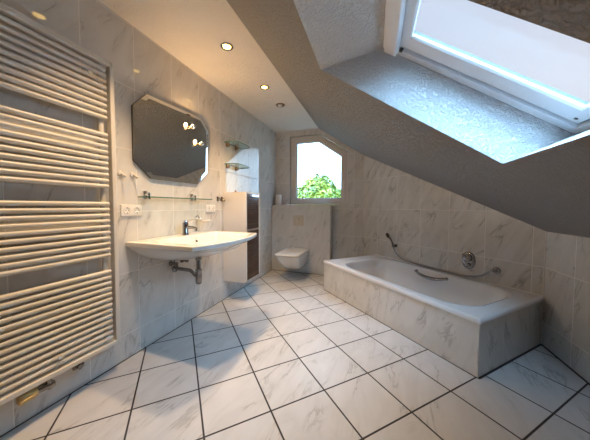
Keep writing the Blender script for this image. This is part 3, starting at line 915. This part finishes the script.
# ================================================================== bathtub
BU0, BV0, BV1, RZ = 1.715, 0.812, 2.590, 0.388
tub = thing('bathtub', 'white bathtub with marble tiled apron under the roof slope', 'bathtub', from_uv(2.16, 1.70, 0))
UV_ = lambda q: from_uv(q[0], q[1], q[2])
LU0, LU1, LV0, LV1 = BU0 - 0.012, BU, BV0 - 0.010, BV1
def tubtop(a, b):
    u = LU0 + (LU1 - LU0) * a
    v = LV0 + (LV1 - LV0) * b
    # signed distance into the rounded inner outline
    cu, cv, hu, hv, r = 2.160, 1.655, 0.362, 0.735, 0.22
    du, dv = abs(u - cu) - hu + r, abs(v - cv) - hv + r
    sd = -(math.hypot(max(du, 0), max(dv, 0)) + min(max(du, dv), 0) - r)
    wv = sstep(v, 1.7, 2.4)
    slope_w = 0.13 + 0.22 * wv
    d = 0.70 * sstep(sd, 0.0, slope_w) + 0.30 * sstep(sd, 0.0, 0.045)
    lip = min(u - LU0, v - LV0)
    ed = 0.010 * (1 - min(1, lip / 0.010)) ** 2 if lip < 0.010 else 0
    bowl = -0.004 * sstep(sd, -0.02, 0.0)
    return from_uv(u, v, RZ - 0.330 * d - ed + bowl)
NA, NB = 90, 150
mb = MB().grid(tubtop, NA, NB)
edge = [(0, j / NB) for j in range(NB, -1, -1)] + [(i / NA, 0) for i in range(1, NA + 1)]
top_e = [tubtop(*a) for a in edge]
mb.rings([[V((p.x, p.y, RZ - 0.030)) for p in top_e], top_e], False, False, closed=False)
far = [tubtop(i / NA, 1) for i in range(NA + 1)]
mb.rings([[V((p.x, p.y, RZ - 0.030)) for p in far], far], False, False, closed=False)
und = [from_uv(a, b, RZ - 0.030) for a, b in ((LU0, LV0), (BU0 + 0.02, BV0 + 0.02), (BU0 + 0.02, LV1), (LU0, LV1))]
mb.add(und, [(0, 1, 2, 3)])
und = [from_uv(a, b, RZ - 0.030) for a, b in ((LU0, LV0), (BU, LV0), (BU, BV0 + 0.02), (BU0 + 0.02, BV0 + 0.02))]
mb.add(und, [(0, 1, 2, 3)])
mb.build('tub', 'acrylic', tub, weld=True)
# tiled apron: long side, near end and far end
def apron(name, a, b, th, uvo):
    """panel from a to b (u, v) with thickness towards th"""
    mb = MB()
    a, b, th = V(a), V(b), V(th)
    zt = RZ - 0.030
    P = [from_uv(q[0], q[1], z) for z in (0, zt) for q in (a, b, b + th, a + th)]
    ln = (b - a).length
    mb.add(P, [(0, 1, 5, 4)], [[(uvo, 0.04), (uvo + ln, 0.04), (uvo + ln, 0.04 + zt), (uvo, 0.04 + zt)]])
    mb.add(P, [(1, 2, 6, 5), (2, 3, 7, 6), (3, 0, 4, 7), (4, 5, 6, 7)], [[(0.1, 0.1)] * 4] * 4)
    return mb.build(name, 'tile_apron', tub)
apron('front_apron', (BU0, BV0), (BU0, BV1), (0.018, 0), 0.812)
apron('end_apron', (BU0 + 0.0185, BV0), (BU, BV0), (0, 0.018), 0.812 + 0.06)
apron('far_apron', (BU0 + 0.0185, BV1), (BU, BV1), (0, -0.018), 0.812)
# pale joint between tub and wall
MB().tube([from_uv(BU - 0.0055, BV0, RZ), from_uv(BU - 0.0055, BV1, RZ)], 0.005, 8).build('sealant', 'silicone', tub)
def grab(u, side, va, vb, zt):
    pts = []
    for k in range(17):
        t = k / 16
        v = va + (vb - va) * t
        arc = math.sin(math.pi * t)
        pts.append(from_uv(u - side * (0.020 + 0.030 * min(1, arc * 1.8)), v, zt - 0.030 * arc))
    mb = MB().tube(pts, [0.012 + 0.007 * math.sin(math.pi * k / 16) for k in range(17)], 12)
    for v in (va, vb):
        mb.lathe([(0.016, 0), (0.018, 0.006), (0.013, 0.030)], from_uv(u, v, zt), from_uv(-side, 0, 0), 16)
    return mb.build('grab_handle', 'chrome_dark', tub)
grab(2.495, 1, 1.825, 1.485, 0.352)
grab(1.825, -1, 1.90, 1.62, 0.325)
MB().lathe([(0.036, 0), (0.038, 0.006), (0.032, 0.014), (0.001, 0.016)], from_uv(2.16, 0.985, 0.300), from_uv(0, 0.92, 0) + V((0, 0, 0.38)), 24).build('overflow_knob', 'chrome', tub)
MB().lathe([(0.034, 0), (0.034, 0.004), (0.001, 0.006)], from_uv(2.16, 1.20, 0.060), (0, 0, 1), 24).build('drain', 'chrome', tub)

# ------------------------------------------------------------------ bath fittings on the slanting wall
IN = from_uv(-1, 0, 0)                               # out of the wall into the room
AL = from_uv(0, 1, 0)                                # along the wall, away from the camera
def BWp(v, z, o=0.0):
    return from_uv(BU - o, v, z)
hs = thing('hand_shower', 'chrome hand shower with dark head in wall holder above bathtub', 'hand shower', BWp(2.235, 0.60))
MB().tube([BWp(2.225, 0.545, 0.045), BWp(2.235, 0.60, 0.055), BWp(2.250, 0.66, 0.075), BWp(2.262, 0.695, 0.095)], [0.009, 0.012, 0.012, 0.013], 12).build('grip', 'chrome_dull', hs)
MB().lathe([(0.012, -0.012), (0.030, -0.008), (0.037, 0.004), (0.035, 0.012)], BWp(2.272, 0.715, 0.105), IN * 0.75 + AL * 0.25 + V((0, 0, -0.30)), 22).build('head', 'chrome_dull', hs)
MB().lathe([(0.033, 0.012), (0.031, 0.016), (0.001, 0.016)], BWp(2.272, 0.715, 0.105), IN * 0.75 + AL * 0.25 + V((0, 0, -0.30)), 22).build('spray_face', 'black', hs)
hh = thing('shower_holder', 'small chrome wall holder gripping the hand shower', 'holder', BWp(2.225, 0.57))
MB().lathe([(0.020, 0), (0.022, 0.004), (0.019, 0.016), (0.012, 0.022), (0.012, 0.030)], BWp(2.225, 0.575), IN, 18).build('base', 'chrome_dull', hh)
MB().lathe([(0.0145, -0.016), (0.018, -0.014), (0.018, 0.014), (0.0145, 0.016)], BWp(2.228, 0.573, 0.049), (BWp(2.25, 0.66, 0.075) - BWp(2.225, 0.545, 0.045)), 16).build('clamp', 'chrome_dull', hh)
# hose
def bez(pts, n=12):
    out = []
    for i in range(len(pts) - 1):
        p0, p1, p2, p3 = (V(pts[max(0, min(len(pts) - 1, i + k))]) for k in (-1, 0, 1, 2))
        for j in range(n):
            t = j / n
            out.append(0.5 * ((2 * p1) + (p2 - p0) * t + (2 * p0 - 5 * p1 + 4 * p2 - p3) * t * t + (3 * p1 - p0 - 3 * p2 + p3) * t ** 3))
    return out + [V(pts[-1])]
hp = [(2.224, 0.545, 0.045), (2.195, 0.49, 0.040), (2.10, 0.424, 0.030), (1.96, 0.406, 0.022), (1.73, 0.400, 0.020), (1.51, 0.398, 0.020), (1.36, 0.402, 0.022), (1.235, 0.440, 0.035), (1.155, 0.500, 0.050), (1.137, 0.512, 0.050)]
tag(MB().tube(bez([BWp(v, z, o) for v, z, o in hp], 8), 0.0092, 10).build('shower_hose', 'hose'), 'grey ribbed shower hose sagging along the wall above the tub', 'hose')
el = thing('hose_outlet', 'round chrome hose outlet at the low end of the shower hose', 'wall outlet', BWp(1.125, 0.515))
MB().lathe([(0.012, 0), (0.031, 0.002), (0.031, 0.010), (0.026, 0.016), (0.014, 0.020)], BWp(1.118, 0.518), IN, 24).build('rosette', 'chrome_dark', el)
MB().tube([BWp(1.118, 0.518, 0.015), BWp(1.118, 0.518, 0.048), BWp(1.124, 0.517, 0.054), BWp(1.142, 0.512, 0.052)], [0.014, 0.014, 0.013, 0.011], 14).build('elbow', 'chrome_dark', el)
va = thing('bath_mixer', 'oval chrome bath mixer valve set in the wall above bathtub', 'mixer', BWp(1.352, 0.565))
ovp = [(1.352 + 0.062 * math.cos(a) * (1 if abs(math.cos(a)) < .9 else 1), 0.562 + 0.088 * math.sin(a)) for a in [k * math.pi / 18 for k in range(36)]]
frv = lambda q: BWp(q[0], q[1], q[2])
MB().rings([[BWp(1.352 + (p[0] - 1.352) * s_, 0.562 + (p[1] - 0.562) * s_, o) for p in ovp] for s_, o in ((1, 0), (1, 0.006), (0.93, 0.012), (0.5, 0.013))]).build('escutcheon', 'chrome_dark', va)
MB().lathe([(0.036, 0.012), (0.038, 0.016), (0.036, 0.045), (0.030, 0.052), (0.001, 0.054)], BWp(1.350, 0.590), IN, 24).build('knob', 'chrome_dark', va)
MB().tube([BWp(1.350, 0.590, 0.044), BWp(1.365, 0.612, 0.060), BWp(1.378, 0.630, 0.066)], [0.010, 0.008, 0.007], 10).build('lever', 'chrome_dark', va)
MB().lathe([(0.016, 0.012), (0.018, 0.014), (0.016, 0.028), (0.001, 0.030)], BWp(1.345, 0.520), IN, 18).build('diverter', 'chrome_dark', va)

# ================================================================== ceiling lamps and vent
def downlight(y, label, lampgroup='recessed spots in the flat ceiling'):
    t = thing('ceiling_spot', label, 'ceiling lamp', (-1.15, y, ZC), lampgroup)
    MB().lathe([(0.034, 0.002), (0.036, 0.006), (0.046, 0.007), (0.050, 0.004), (0.050, 0.0)], (-1.15, y, ZC), (0, 0, -1), 32).build('ring', 'chrome_dull', t)
    MB().lathe([(0.033, 0.0005), (0.032, 0.004), (0.001, 0.005)], (-1.15, y, ZC), (0, 0, -1), 24).build('lens', 'lamp', t)
    ld = bpy.data.lights.new('spot_light', 'SPOT')
    ld.energy = SPOT_POWER
    ld.color = SPOT_COLOR
    ld.spot_size = math.radians(90)
    ld.spot_blend = 0.9
    ld.shadow_soft_size = 0.03
    lo_ = bpy.data.objects.new('spot_light', ld)
    COL.objects.link(lo_)
    lo_.parent = t
    lo_.location = (0, 0, -0.04)
downlight(1.67, 'glowing recessed ceiling spot above the mirror, the larger-looking one in the photo')
downlight(2.36, 'glowing recessed ceiling spot next to the unlit round ceiling vent')
for y in (0.98,):
    downlight(y, 'round recessed ceiling spot above the far end of the radiator')
ve = thing('ceiling_vent', 'small round unlit ceiling vent near the window end', 'vent', (-1.16, 2.835, ZC))
MB().lathe([(0.030, 0.003), (0.038, 0.010), (0.052, 0.010), (0.058, 0.004), (0.058, 0.0)], (-1.16, 2.835, ZC), (0, 0, -1), 32).build('ring', 'bronze', ve)
MB().lathe([(0.028, 0.001), (0.026, 0.016), (0.001, 0.018)], (-1.16, 2.835, ZC), (0, 0, -1), 24).build('disc', 'plastic', ve)
